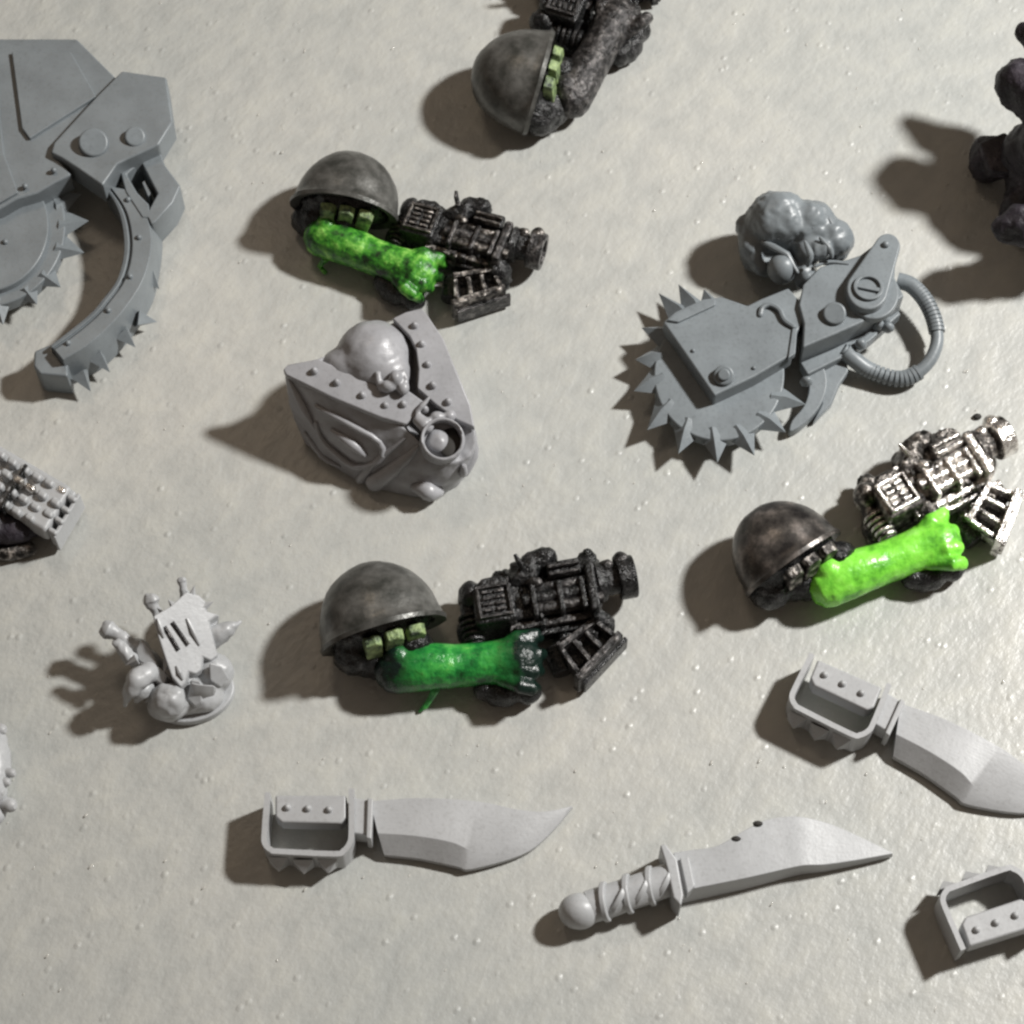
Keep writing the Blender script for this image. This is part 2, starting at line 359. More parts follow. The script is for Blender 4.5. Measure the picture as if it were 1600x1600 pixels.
    bar('magazine_rail', (b0[0]-2, b0[1]+3), (b1[0]+3, b1[1]-4), 6, .10, .62, hi)
    bar('magazine_rail', (b0[0]+9, b0[1]+12), (b1[0]+12, b1[1]+4), 4, .08, .42, gm2)
    bar('magazine_rail', lerp(a0, b0, .14), lerp(a1, b1, .1), 5, .2, .58, hi)
    for k in (.04, .34, .64, .95):
        bar('magazine_rung', lerp(a0, a1, k), lerp(b0, b1, k), 4, .25, .52, hi)
    part('magazine_foot', black_p, t, lambda bm: cyl(bm, L(882, 1052, .18), L(868, 1012, .2), .18, .2), bevel=.03)
    for k in range(12):                                     # small cast fittings
        u0, v0 = rnd.uniform(-60, 76), rnd.uniform(-44, 44); z = .62+rnd.random()*.12; a, b_ = rnd.uniform(5, 12), rnd.uniform(4, 9)
        part('fitting', rnd.choice([gm, gm2, hi]), t, lambda bm: ub(bm, u0, u0+a, v0, v0+b_, .3, z), bevel=.025)
    return t
set_a = dict(gun=black_p, gun2=black_q, hi=dark_steel, dome=dome_a, arm=green_a, strap=pale_green)
set_b = dict(gun=black_p, gun2=black_p, hi=black_q, dome=dome_a, arm=green_b, strap=pale_green)
set_c = dict(gun=dark_steel, gun2=steel_p, hi=steel_p, dome=dome_c, arm=green_c, strap=dark_steel)
gun_arm('black gun arm with mottled mid green sleeve, above the grey riveted hood', 506, 379, -28, .93, set_a, 1, dome=(30, 2), drip=[(640, 1082, .3), (632, 1096, .12), (645, 1102, .06)])
gun_arm('black gun arm with deep green sleeve fading to black fist, below the grey riveted hood', 610, 1050, 0, 1, set_b, 2, dome=(-4, 6), drip=[(680, 1078, .35), (674, 1090, .2), (664, 1104, .1), (655, 1112, .05)])
gun_arm('silver brushed gun arm with bright lime green sleeve, right of centre', 1272, 922, 18, 1.0, set_c, 3, dome=(-30, 14), lump=.025, ds=.90)
gun_arm('unpainted black gun arm with dull black sleeve, its dome hanging over the top edge', 874, 180, 60, 1.0, dict(set_b, arm=black_q), 4)

# ---------------------------------------------------------------- grey hood with riveted bands
def hood():
    o = G(610, 720, 0); L = local(o)
    t = root('hooded_torso', 'mid grey plastic hood with riveted bands, round head inside and ring socket', 'miniature part', o)
    top = [(443, 582, 1.3), (500, 615, 1.28), (560, 640, 1.22), (625, 662, 1.12), (655, 690, 1.0), (690, 726, .82), (732, 722, .75), (747, 690, .88), (735, 630, 1.1), (708, 565, 1.28), (692, 530, 1.33), (662, 488, 1.4), (615, 500, 1.4), (560, 530, 1.15), (497, 562, 1.28)]
    mid = [(450, 640, .75), (500, 672, .72), (556, 702, .7), (600, 722, .66), (645, 748, .55), (690, 765, .42), (735, 744, .42), (752, 705, .5), (744, 655, .6), (716, 600, .7), (702, 570, .7), (672, 540, .7), (620, 545, .7), (560, 580, .6), (490, 600, .75)]
    bot = [(476, 694, .0), (505, 720, .0), (549, 752, 0), (582, 765, 0), (635, 779, 0), (674, 782, 0), (712, 765, 0), (742, 732, 0), (738, 690, 0), (722, 650, 0), (708, 620, 0), (685, 590, 0), (625, 590, 0), (560, 620, 0), (500, 650, 0)]
    def hull(bm):
        rs = [[L(*p) for p in r] for r in (bot, mid, top)]
        for i in range(9): rs[1][i] = rs[0][i].lerp(rs[2][i], .52)-Vector((0, 0, .0))
        for i, (dx, dy) in enumerate(((-.10, -.02), (-.10, -.06), (-.06, -.10), (0, -.12), (0, -.12), (.04, -.08), (.08, 0), (.06, .05))): rs[1][i] += Vector((dx, dy, 0))
        c = L(600, 612, 1.02)
        ins = [v.lerp(c, .18)+Vector((0, 0, -.02)) for v in rs[2]]; deep = [v.lerp(c, .30)+Vector((0, 0, -.28)) for v in rs[2]]
        rv = loft(bm, rs+[ins, deep])
        bm.edges.ensure_lookup_table()
        cl = bm.edges.layers.float.get('crease_edge') or bm.edges.layers.float.new('crease_edge')
        for r in (rv[0], rv[2]):
            for i in range(len(r)):
                e = bm.edges.get((r[i], r[(i+1) % len(r)]))
                if e: e[cl] = .75
        for k in (0,):
            for a, b in ((rv[0][k], rv[1][k]), (rv[1][k], rv[2][k])):
                e = bm.edges.get((a, b)); e[cl] = .6
    part('hood_shell', grey_b, t, hull, mods=(subsurf(4), rough_up(.06, .3)), smooth=0)
    def band(pts, th=.13):
        part('rim_band', grey_b, t, lambda bm: plate(bm, pts, th, L), bevel=.025)
    band([(442, 577, 1.36), (450, 569, 1.38), (497, 560, 1.40), (550, 584, 1.38), (598, 606, 1.34), (636, 608, 1.32), (664, 628, 1.22), (650, 650, 1.18), (634, 663, 1.17), (595, 652, 1.24), (520, 621, 1.33), (447, 586, 1.35)])
    band([(613, 497, 1.46), (634, 487, 1.47), (659, 481, 1.47), (668, 492, 1.46), (693, 529, 1.43), (706, 562, 1.38), (722, 600, 1.30), (735, 632, 1.2), (742, 668, 1.08), (715, 656, 1.14), (684, 634, 1.24), (652, 606, 1.36), (654, 575, 1.42), (650, 545, 1.45), (640, 525, 1.46)])
    for x, y, z in ((491, 580, 1.39), (526, 598, 1.37), (566, 618, 1.32), (602, 634, 1.26), (630, 632, 1.26), (648, 509, 1.47), (659, 538, 1.45), (668, 570, 1.41), (676, 602, 1.36), (700, 628, 1.25), (664, 640, 1.2)):
        part('rivet', grey_b, t, lambda bm: (ball(bm, L(x, y, z), (.06, .06, .085), n=12)))
    part('round_head', grey_b, t, lambda bm: (ball(bm, L(584, 562, 1.08), (.60, .62, .62), n=40), ball(bm, L(548, 582, .98), (.5, .42, .5)), ball(bm, L(606, 585, 1.2), (.36, .34, .35))), mods=(remesh(.04, 8), rough_up(.05, .3)))
    part('snout', grey_b, t, lambda bm: [ball(bm, L(618, 590, 1.5), (.1, .12, .12)), ball(bm, L(606, 604, 1.42), (.12, .1, .12)), ball(bm, L(630, 606, 1.4), (.1, .12, .1)),
        tube(bm, [L(590, 580, 1.5), L(592, 596, 1.45), L(596, 612, 1.36)], [.05, .06, .04], 8), tube(bm, [L(628, 578, 1.5), L(634, 592, 1.46), L(636, 610, 1.36)], [.05, .05, .04], 8)], mods=(remesh(.025, 2),))
    # ring socket
    c = L(691, 688, 1.10); ax = Vector((.12, -.30, 1)).normalized()
    part('socket_ring', grey_b, t, lambda bm: ring(bm, c, ax, .34, .055, 40, h=.24), bevel=.03)
    part('socket_cup', grey_b, t, lambda bm: cyl(bm, c-ax*.75, c-ax*.12, .33, .34, 32), bevel=.02)
    part('socket_bore_shade', shade_dirt, t, lambda bm: ball(bm, c-ax*.1+Vector((.13, -.01, 0)), (.20, .27, .06), n=20))  # flat black blob painted as the shade inside the socket hole
    part('socket_boss', grey_b, t, lambda bm: ball(bm, c-ax*.08+Vector((-.06, .02, 0)), (.17, .2, .12), n=20), mods=(rough_up(.05, .15),))
    part('socket_web', grey_b, t, lambda bm: [tube(bm, [L(650, 652, 1.18), L(664, 664, 1.18), L(674, 672, 1.1)], [.1, .12, .08], 10), tube(bm, [L(672, 620, 1.33), L(660, 634, 1.3), L(648, 646, 1.24)], [.03, .05, .03], 8), ball(bm, L(683, 652, 1.18), (.12, .1, .1)), ball(bm, L(703, 650, 1.16), (.1, .1, .1))], mods=(remesh(.03, 2),))
    # sculpted folds of the dark front wall
    def W(i, k, off=0.0):                                    # a point on the front wall: i along, k up
        a = min(int(i), len(bot)-2); f = i-a
        b = L(*bot[a]).lerp(L(*bot[a+1]), f); u = L(*top[a]).lerp(L(*top[a+1]), f)
        q_ = math.sin(math.pi*min(max(k, 0), 1))*.9
        return b.lerp(u, k)+Vector((-.05*q_, -.085*q_, 0))
    def fold(pts, rad): part('cloth_fold', grey_b, t, lambda bm: tube(bm, [W(*p) for p in cr(pts, 3)], [q_[0] for q_ in cr([(r,) for r in rad], 3)], 12, round_ends=True))
    fold([(.15, .95), (.5, .7), (.9, .5)], [.03, .07, .02])
    fold([(.9, .82), (1.8, .80), (2.7, .72), (2.9, .5), (2.2, .28), (1.2, .36), (.9, .6)], [.03, .05, .05, .06, .06, .05, .03])
    fold([(1.4, .62), (2.0, .58), (2.4, .5)], [.04, .09, .05])
    fold([(4.0, .93), (3.6, .6), (3.0, .15)], [.03, .10, .16])
    fold([(3.4, .9), (2.9, .55), (2.4, .1)], [.02, .05, .08])
    fold([(4.3, .3), (4.8, .34), (5.3, .25)], [.08, .16, .08])
    fold([(5.9, .9), (6.3, .55), (6.9, .7), (7.4, .8)], [.05, .08, .08, .04])
    fold([(.4, .3), (1.0, .1), (1.6, .12)], [.04, .06, .03])
hood()

# ---------------------------------------------------------------- grey circular saw arm
def saw():
    o = G(1180, 580, 0); L = local(o)
    t = root('saw_arm', 'blue grey plastic circular saw arm with spiked disc, hose loop and rounded shoulder', 'miniature part', o)
    cx, cy = 1124, 584
    def disc(bm):
        pts = []
        for k in range(96):
            a = 2*math.pi*k/96; pts.append((cx+102*math.cos(a), cy+104*math.sin(a)))
        prism(bm, pts, .24, .48, L)
    part('saw_disc', grey_a, t, disc, bevel=.03)
    tips = [(992, 562), (990, 611), (1011, 672), (1060, 709), (1121, 723), (1179, 712), (1228, 676), (1259, 632), (1029, 458), (1060, 444), (1100, 452), (1002, 512)]
    for x, y in tips:
        a = math.atan2(y-cy, x-cx)+.10; a2 = a
        bx, by = cx+88*math.cos(a2), cy+90*math.sin(a2)
        def tooth(bm):
            b = L(bx, by, .36); tp = L(x, y, .40); d = tp-b
            u = Vector((-d.y, d.x, 0)).normalized(); n = Vector((0, 0, 1))
            q = [b+u*.30, b+n*.15-u*.02, b-u*.30, b-n*.12]; m = b.lerp(tp, .42)
            q2 = [m+u*.19, m+n*.17-u*.02, m-u*.16, m-n*.10]
            A = [bm.verts.new(v) for v in q]; D = [bm.verts.new(v) for v in q2]; T = bm.verts.new(tp)
            bm.faces.new(A[::-1])
            for i in range(4):
                j = (i+1) % 4; bm.faces.new((A[i], A[j], D[j], D[i])); bm.faces.new((D[i], D[j], T))
        part('tooth', grey_a, t, tooth, smooth=20)
    house = [(1036, 503), (1056, 486), (1098, 467), (1128, 463), (1168, 477), (1190, 466), (1232, 449), (1250, 470), (1256, 500), (1246, 520), (1239, 553), (1180, 588), (1116, 618), (1076, 560)]
    part('housing', grey_a, t, lambda bm: prism(bm, house, .40, .80, L), bevel=.035)
    part('housing_lip', grey_a, t, lambda bm: prism(bm, [(1042, 500), (1060, 487), (1098, 470), (1118, 468), (1118, 476), (1060, 503)], .78, .85, L), bevel=.02)
    part('housing_edge', grey_a, t, lambda bm: prism(bm, [(1238, 512), (1246, 512), (1243, 552), (1231, 560)], .7, .84, L), bevel=.02)
    def scroll(bm):
        tube(bm, [L(*p) for p in cr([(1188, 492, .81), (1192, 480, .84), (1204, 476, .85), (1218, 484, .85), (1226, 500, .84), (1240, 510, .83)], 4)], .045, 8, round_ends=True)
    part('scroll', grey_a, t, scroll)
    part('housing_bolt', grey_a, t, lambda bm: cyl(bm, L(1131, 588, .78), L(1131, 586, .92), .17, .16, 28), bevel=.035)
    part('housing_bolt', grey_a, t, lambda bm: cyl(bm, L(1131, 586, .9), L(1131, 585, .97), .10, .09, 20), bevel=.02)
    for x, y in ((1083, 548), (1178, 575), (1092, 477)): part('rivet', grey_a, t, lambda bm: ball(bm, L(x, y, .81), .035, n=10))
    arm = [(1255, 444), (1282, 416), (1326, 404), (1344, 398), (1368, 380), (1400, 392), (1398, 433), (1413, 462), (1385, 482), (1348, 503), (1300, 524), (1254, 543), (1256, 505), (1248, 476)]
    part('arm_plate', grey_a, t, lambda bm: prism(bm, arm, .34, .90, L), bevel=.035)
    part('arm_groove', grey_a, t, lambda bm: tube(bm, [L(*p) for p in cr([(1274, 416, .9), (1296, 409, .92), (1326, 412, .9)], 4)], .03, 8))
    part('arm_bolt', grey_a, t, lambda bm: cyl(bm, L(1304, 492, .88), L(1304, 489, 1.03), .19, .18, 32), bevel=.035)
    part('lower_rail', grey_a, t, lambda bm: prism(bm, [(1250, 566), (1300, 545), (1350, 520), (1400, 480), (1408, 490), (1360, 532), (1320, 556), (1262, 585)], .22, .46, L), bevel=.03)
    for x, y in ((1372, 508), (1382, 500), (1388, 512), (1260, 596), (1345, 538)): part('rail_fitting', grey_a, t, lambda bm: ball(bm, L(x, y, .52), (.1, .08, .12), n=12), mods=(rough_up(.04, .1),))
    def capsule(x0, y0, r0, x1, y1, r1):
        a = math.atan2(y1-y0, x1-x0); pts = []
        for k in range(17): b = a+math.pi/2+math.pi*k/16; pts.append((x0+r0*math.cos(b), y0+r0*math.sin(b)))
        for k in range(17): b = a-math.pi/2+math.pi*k/16; pts.append((x1+r1*math.cos(b), y1+r1*math.sin(b)))
        return pts
    part('pivot_link', grey_a, t, lambda bm: prism(bm, capsule(1387, 384, 20, 1356, 450, 33), .86, 1.12, L), bevel=.035)
    part('pivot_disc', grey_a, t, lambda bm: prism(bm, capsule(1359, 455, 40, 1365, 458, 40), .8, .96, L), bevel=.03)
    part('pivot_screw', grey_a, t, lambda bm: ring(bm, L(1357, 449, 1.15), Vector((0, 0, 1)), .24, .06, 32, h=.06), bevel=.015)
    part('screw_blade', grey_a, t, lambda bm: prism(bm, [(1339, 442), (1378, 450), (1376, 456), (1338, 448)], 1.08, 1.17, L), bevel=.012)
    part('rivet', grey_a, t, lambda bm: ball(bm, L(1384, 382, 1.14), .06, n=12))
    hp = cr([(1402, 438, .5), (1424, 446, .5), (1446, 470, .46), (1461, 505, .40), (1463, 540, .34), (1444, 574, .26), (1408, 592, .2), (1362, 580, .22), (1335, 562, .32), (1316, 545, .45)], 12)
    part('hose', grey_a, t, lambda bm: tube(bm, [L(*p) for p in hp], [.105]*len(hp), 14))
    def ribs(bm):
        ps = [L(*p) for p in hp]
        for i in list(range(2, 42))+list(range(64, len(ps)-3)):
            if i % 2 == 0: ring(bm, ps[i], ps[min(i+1, len(ps)-1)]-ps[i-1], .135, .05, 14, h=.055)
    o2 = part('hose_ribs', grey_a, t, ribs); o2['kind'] = 'stuff'
    hk = cr([(1250, 556), (1272, 552), (1288, 574), (1292, 604), (1280, 636), (1256, 662), (1234, 674), (1238, 656), (1256, 634), (1264, 608), (1262, 586), (1252, 572)], 3)
    part('hook', grey_a, t, lambda bm: plate(bm, [(x, y, .40-.18*max(0, (y-560)/114)) for x, y in hk], .2, L), bevel=.03)
    part('hook_web', grey_a, t, lambda bm: plate(bm, [(1276, 568, .30), (1322, 556, .30), (1326, 580, .28), (1312, 600, .24), (1300, 630, .2), (1270, 660, .14), (1284, 630, .2)], .16, L), bevel=.03)
    def shoulder(bm):
        ball(bm, L(1216, 350, .85), (.58, .50, .62)); ball(bm, L(1262, 356, .84), (.48, .44, .54)); ball(bm, L(1298, 376, .8), (.38, .34, .44))
        tube(bm, [L(1168, 350, .8), L(1172, 385, .75), L(1188, 415, .55)], [.2, .2, .16], 14, round_ends=True)
        ball(bm, L(1260, 398, .8), (.2, .25, .3)); ball(bm, L(1210, 400, .4), (.5, .35, .4)); ball(bm, L(1180, 400, .25), (.25, .25, .25))
        ball(bm, L(1258, 430, .65), (.2, .2, .25)); ball(bm, L(1320, 375, .9), (.14, .14, .2)); ball(bm, L(1288, 392, 1.0), (.12, .16, .2)); ball(bm, L(1274, 388, 1.02), (.09, .2, .16))
    part('shoulder', grey_a, t, shoulder, mods=(remesh(.035, 12), rough_up(.12, .26)))
    for pts, rad in ((((1240, 318, 1.3), (1262, 334, 1.3), (1270, 356, 1.25)), .05), (((1276, 330, 1.25), (1296, 344, 1.22), (1304, 362, 1.18)), .055), (((1186, 330, 1.1), (1196, 356, 1.1), (1216, 372, 1.12)), .05), (((1282, 372, 1.24), (1296, 388, 1.18), (1300, 402, 1.08)), .05), (((1258, 378, 1.24), (1266, 398, 1.18), (1262, 416, 1.0)), .05)):
        part('fold', grey_a, t, lambda bm: tube(bm, [L(x, y, z-.03) for x, y, z in cr(pts, 4)], [rad*q_ for q_ in (.5, .7, .9, 1.1, 1.2, 1.1, .9, .7, .5)], 10, round_ends=True), mods=(rough_up(.03, .15),))
    part('brow_fold', grey_a, t, lambda bm: tube(bm, [L(1192, 378, .98), L(1208, 386, 1.02), L(1230, 398, .98), (L(1246, 425, .9))], [.04, .06, .055, .03], 10, round_ends=True), mods=(rough_up(.02, .2),))
    part('elbow_ball', grey_a, t, lambda bm: ball(bm, L(1222, 420, .75), (.245, .245, .27), n=28))
saw()

# ---------------------------------------------------------------- big saw arm, top left
def big_saw():
    o = G(90, 380, 0); L = local(o)
    t = root('saw_arm', 'large blue grey saw arm in top left corner with crescent guard and rivets', 'miniature part', o)
    cx, cy = -30, 352
    part('saw_disc', grey_a, t, lambda bm: prism(bm, [(cx+132*math.cos(2*math.pi*k/90), cy+128*math.sin(2*math.pi*k/90)) for k in range(90)], .30, .55, L), bevel=.03)
    part('disc_boss', grey_a, t, lambda bm: prism(bm, [(cx+106*math.cos(2*math.pi*k/80), cy+104*math.sin(2*math.pi*k/80)) for k in range(80)], .5, .68, L), bevel=.03)
    for x, y in ((98, 294), (126, 304), (139, 345), (132, 395), (95, 449), (58, 476), (5, 508), (-40, 512)):
        a = math.atan2(y-cy, x-cx)
        def tooth(bm, a=a, x=x, y=y):
            b = a+.13; c = a-.02
            p = [L(cx+120*math.cos(b+.15), cy+116*math.sin(b+.15), .42), L(cx+122*math.cos(c+.05), cy+118*math.sin(c+.05), .60), L(cx+122*math.cos(c-.19), cy+116*math.sin(c-.19), .42), L(cx+124*math.cos(c), cy+118*math.sin(c), .28)]
            A = [bm.verts.new(v) for v in p]; T = bm.verts.new(L(x, y, .46)); bm.faces.new(A[::-1])
            for i in range(4): bm.faces.new((A[i], A[(i+1) % 4], T))
        part('tooth', grey_a, t, tooth, smooth=20)
    part('housing', grey_a, t, lambda bm: prism(bm, [(-140, 60), (120, 60), (180, 120), (186, 160), (130, 215), (84, 240), (112, 272), (86, 285), (59, 301), (28, 310), (0, 326), (-60, 345), (-140, 350)], .5, .95, L), bevel=.04)
    part('housing_panel', grey_a, t, lambda bm: prism(bm, [(-140, 90), (-10, 90), (6, 240), (28, 300), (0, 316), (-140, 340)], .93, 1.01, L), bevel=.02)
    part('top_panel', grey_a, t, lambda bm: prism(bm, [(18, 80), (110, 80), (150, 150), (46, 216), (34, 200)], .93, 1.02, L), bevel=.02)
    band = [(79, 238), (84, 222), (150, 150), (190, 110), (260, 120), (270, 190), (248, 226), (200, 248), (184, 256), (160, 290), (120, 262), (95, 246)]
    part('arm_plate', grey_a, t, lambda bm: prism(bm, band, .55, 1.08, L), bevel=.04)
    part('arm_bolt', grey_a, t, lambda bm: cyl(bm, L(146, 226, 1.05), L(146, 222, 1.2), .25, .24, 32), bevel=.04)
    part('arm_bolt', grey_a, t, lambda bm: cyl(bm, L(211, 216, 1.04), L(211, 213, 1.16), .18, .17, 32), bevel=.04)
    part('bracket', grey_a, t, lambda bm: prism(bm, [(186, 262), (204, 250), (248, 230), (258, 258), (282, 290), (270, 316), (243, 346), (236, 350), (228, 335), (246, 302), (220, 252), (198, 272), (214, 300), (232, 318), (236, 340), (222, 340), (196, 300)], .12, .80, L), bevel=.03)
    part('bracket_pin', grey_a, t, lambda bm: prism(bm, [(222, 285), (226, 281), (236, 302), (231, 306)], .1, .7, L), bevel=.01)
    inn = cr([(160, 288), (182, 322), (192, 359), (193, 398), (182, 438), (160, 468), (141, 490), (107, 518), (78, 540)], 5)
    pla = cr([(196, 296), (225, 330), (236, 366), (234, 402), (222, 440), (200, 475), (172, 508), (135, 540), (98, 562)], 5)
    out = cr([(214, 300), (246, 345), (252, 375), (249, 410), (240, 455), (224, 490), (200, 524), (160, 566), (106, 594)], 5)
    def cres(bm):
        secs = []
        for a, b, c in zip(inn, pla, out):
            a = Vector(a); b = Vector(b); c = Vector(c); g = a.lerp(b, .16); h = a.lerp(b, .26)
            it = L(a.x, a.y, .74); ib = it.copy(); ib.z = .05
            secs.append([ib, it, L(g.x, g.y, .76), L(h.x, h.y, .70), L(h.x+2, h.y+1, .78), L(b.x, b.y, .78), L(c.x, c.y, .22), L(c.x, c.y, .22)-Vector((0, 0, .17))])
        loft(bm, secs)
    part('crescent_guard', grey_a, t, cres, bevel=.02)
    part('end_block', grey_a, t, lambda bm: prism(bm, [(53, 548), (78, 538), (90, 540), (106, 570), (106, 588), (62, 584), (52, 572)], .0, .6, L), bevel=.04)
    for x, y in ((200, 312), (217, 371), (203, 432), (169, 485), (106, 536), (84, 266), (39, 291), (8, 378)):
        z = .80 if x > 100 else 1.02 if y < 300 else .70
        part('rivet', grey_a, t, lambda bm: ball(bm, L(x, y, z-.01), .05, n=10))
    for x, y, bx, by in ((249, 452, 232, 430), (246, 503, 214, 498), (212, 543, 190, 520), (172, 582, 150, 556), (142, 612, 124, 584)):
        part('guard_spike', grey_a, t, lambda bm: cone(bm, L(bx, by, .35), L(x, y, .22), .17, 4, .4), smooth=20)
big_saw()

# ---------------------------------------------------------------- knuckle guard knives
O_K = G(548, 1318, 0)
def knife(label, px, py, ang, mat, flip=1):
    L0 = local(O_K)
    def L(x, y, z=0.0):
        v = L0(x, y, z)
        if flip < 0: v = Vector((v.x, -v.y, v.z))
        return v
    t = root('knuckle_knife', label, 'miniature knife', G(px, py, 0), 'knives with knuckle guard grips', R(ang))
    zt = .59
    def path(d):
        pts = [(418, 1238), (413, 1300), (414, 1318), (424, 1328), (436, 1330), (522, 1334), (536, 1330), (546, 1318), (549, 1300), (549, 1232)]
        return pts
    def guard(bm):
        p = cr(path(0), 3); secs = []
        for i, q in enumerate(p):
            a = Vector(p[max(i-1, 0)]); b = Vector(p[min(i+1, len(p)-1)]); d = (b-a).normalized(); n = Vector((-d.y, d.x))*4.3
            q = Vector(q); t1, t2 = q+n, q-n
            A, D = L(t1.x, t1.y, zt), L(t2.x, t2.y, zt)
            secs.append([A, D, D-Vector((0, 0, zt-.02)), A-Vector((0, 0, zt-.02))])
        loft(bm, secs)
    part('guard', mat, t, guard, bevel=.022)
    part('grip', mat, t, lambda bm: prism(bm, [(430, 1242), (541, 1242), (541, 1278), (532, 1287), (440, 1285), (430, 1276)], .22, .55, L), bevel=.035)
    for x in (449, 481, 514):
        part('stud', mat, t, lambda bm: ball(bm, L(x, 1262+(x-449)*.05, .55), (.055, .055, .07), n=14))
    for x, y in ((436, 1350), (475, 1354), (513, 1353)):
        def sp(bm):
            b = L(x, y-5, .30); tp = L(x, y+12, .27); u = Vector((.145, 0, 0)); n = Vector((0, 0, .17))
            A = [bm.verts.new(v) for v in (b+u+n, b-u+n, b-u-n, b+u-n)]; T = bm.verts.new(tp); bm.faces.new(A[::-1])
            for i in range(4): bm.faces.new((A[i], A[(i+1) % 4], T))
        part('pyramid_spike', mat, t, sp, smooth=20)
    part('collar', mat, t, lambda bm: prism(bm, [(552, 1246), (580, 1250), (580, 1306), (552, 1302)], .12, .50, L), bevel=.03)
    part('collar_ridge', mat, t, lambda bm: prism(bm, [(574, 1246), (583, 1248), (580, 1311), (572, 1309)], .10, .56, L), bevel=.02)
    def blade(bm):
        # spine line and cutting bevel, tapering towards the tip
        spine = [(578, 1252, .36), (640, 1247, .36), (700, 1248, .34), (760, 1254, .30), (805, 1264, .25), (850, 1268, .19), (893, 1259, .12)]
        ridge = [(590, 1302, .36), (650, 1306, .36), (706, 1316, .35), (745, 1330, .27), (800, 1318, .22), (850, 1290, .17), (894, 1260, .12)]
        edge = [(600, 1336, .14), (655, 1342, .14), (713, 1354, .14), (737, 1358, .14), (815, 1336, .12), (856, 1306, .10), (895, 1261, .10)]
        S, Rg, E = cr(spine, 4), cr(ridge, 4), cr(edge, 4); secs = []
        for a, b, c in zip(S, Rg, E):
            top = [L(*a), L(*b), L(*c)]
            lo = [v.copy() for v in top]
            for v in lo: v.z = .03
            secs.append([top[0], top[1], top[2], lo[2], lo[0]])
        loft(bm, secs)
    part('blade', mat, t, blade, bevel=.012)
knife('pale grey knife with spiked knuckle guard grip, lying level at lower left of centre', 548, 1318, 0, grey_c)
knife('pale grey knife with spiked knuckle guard, tilted and running off the right edge', 1353, 1146, -26, grey_c)
knife('grey knife with studded knuckle guard cut by the bottom edge at right', 1590, 1405, 17, grey_c, -1)

def dagger():
    o = G(1180, 1350, 0); L = local(o)
    t = root('dagger', 'light grey broad dagger with crossguard and wrapped handle, at the bottom edge', 'miniature knife', o)
    def blade(bm):
        back = [(1052, 1332, .42), (1085, 1327, .42), (1119, 1322, .42), (1152, 1304, .42), (1186, 1285, .40), (1215, 1277, .38), (1253, 1276, .36), (1300, 1288, .30), (1350, 1310, .24), (1394, 1332, .18)]
        rdg = [(1066, 1392, .42), (1090, 1387, .42), (1130, 1379, .42), (1165, 1372, .42), (1205, 1363, .40), (1235, 1356, .38), (1258, 1352, .36), (1290, 1351, .30), (1345, 1343, .24), (1395, 1334, .18)]
        S, Q = cr(back, 3), cr(rdg, 3); secs = []
        for a, b in zip(S, Q):
            A, D = L(*a), L(*b); k = (b[0]-1066)/330
            E = D+Vector((0.02, -.07*(1-k), -.30*(1-.5*k))); E.z = max(E.z, .04)
            E.z = .06; A2 = A.copy(); A2.z = .04; E2 = E.copy(); E2.z = .01
            secs.append([A, D, E, E2, A2])
        loft(bm, secs)
    part('blade', grey_d, t, blade, bevel=.015)
    for x, y in ((1150, 1311), (1184, 1287)):
        part('notch_shade', shade_dirt, t, lambda bm: ball(bm, L(x, y, .41), (.075, .045, .04), n=12))  # black beads painted as the shade of notches, none is cut
    part('crossguard', grey_d, t, lambda bm: prism(bm, [(1031, 1320), (1040, 1318), (1058, 1342), (1068, 1398), (1064, 1416), (1052, 1402), (1042, 1356)], .02, .62, L), bevel=.03)
    part('blade_collar', grey_d, t, lambda bm: prism(bm, [(1062, 1340), (1076, 1338), (1086, 1384), (1074, 1396)], .2, .50, L), bevel=.02)
    hp = [L(*p) for p in cr([(1046, 1374, .36), (1008, 1388, .36), (965, 1403, .33), (920, 1418, .30)], 4)]
    part('handle', grey_d, t, lambda bm: tube(bm, hp, .24, 16), mods=(rough_up(.03, .2),))
    for k in range(6):
        a = Vector((1036-k*18, 1378+k*6.2, .36-.01*k)); s = 1 if k % 2 else -1
        part('handle_wrap', grey_d, t, lambda bm: ring(bm, L(a.x, a.y, .34), Vector((.92, .25*s-.2, .25*s)), .29, .09, 24, h=.09), bevel=.025)
    part('pommel', grey_d, t, lambda bm: ball(bm, L(905, 1424, .3), (.3, .26, .28), n=24))
dagger()

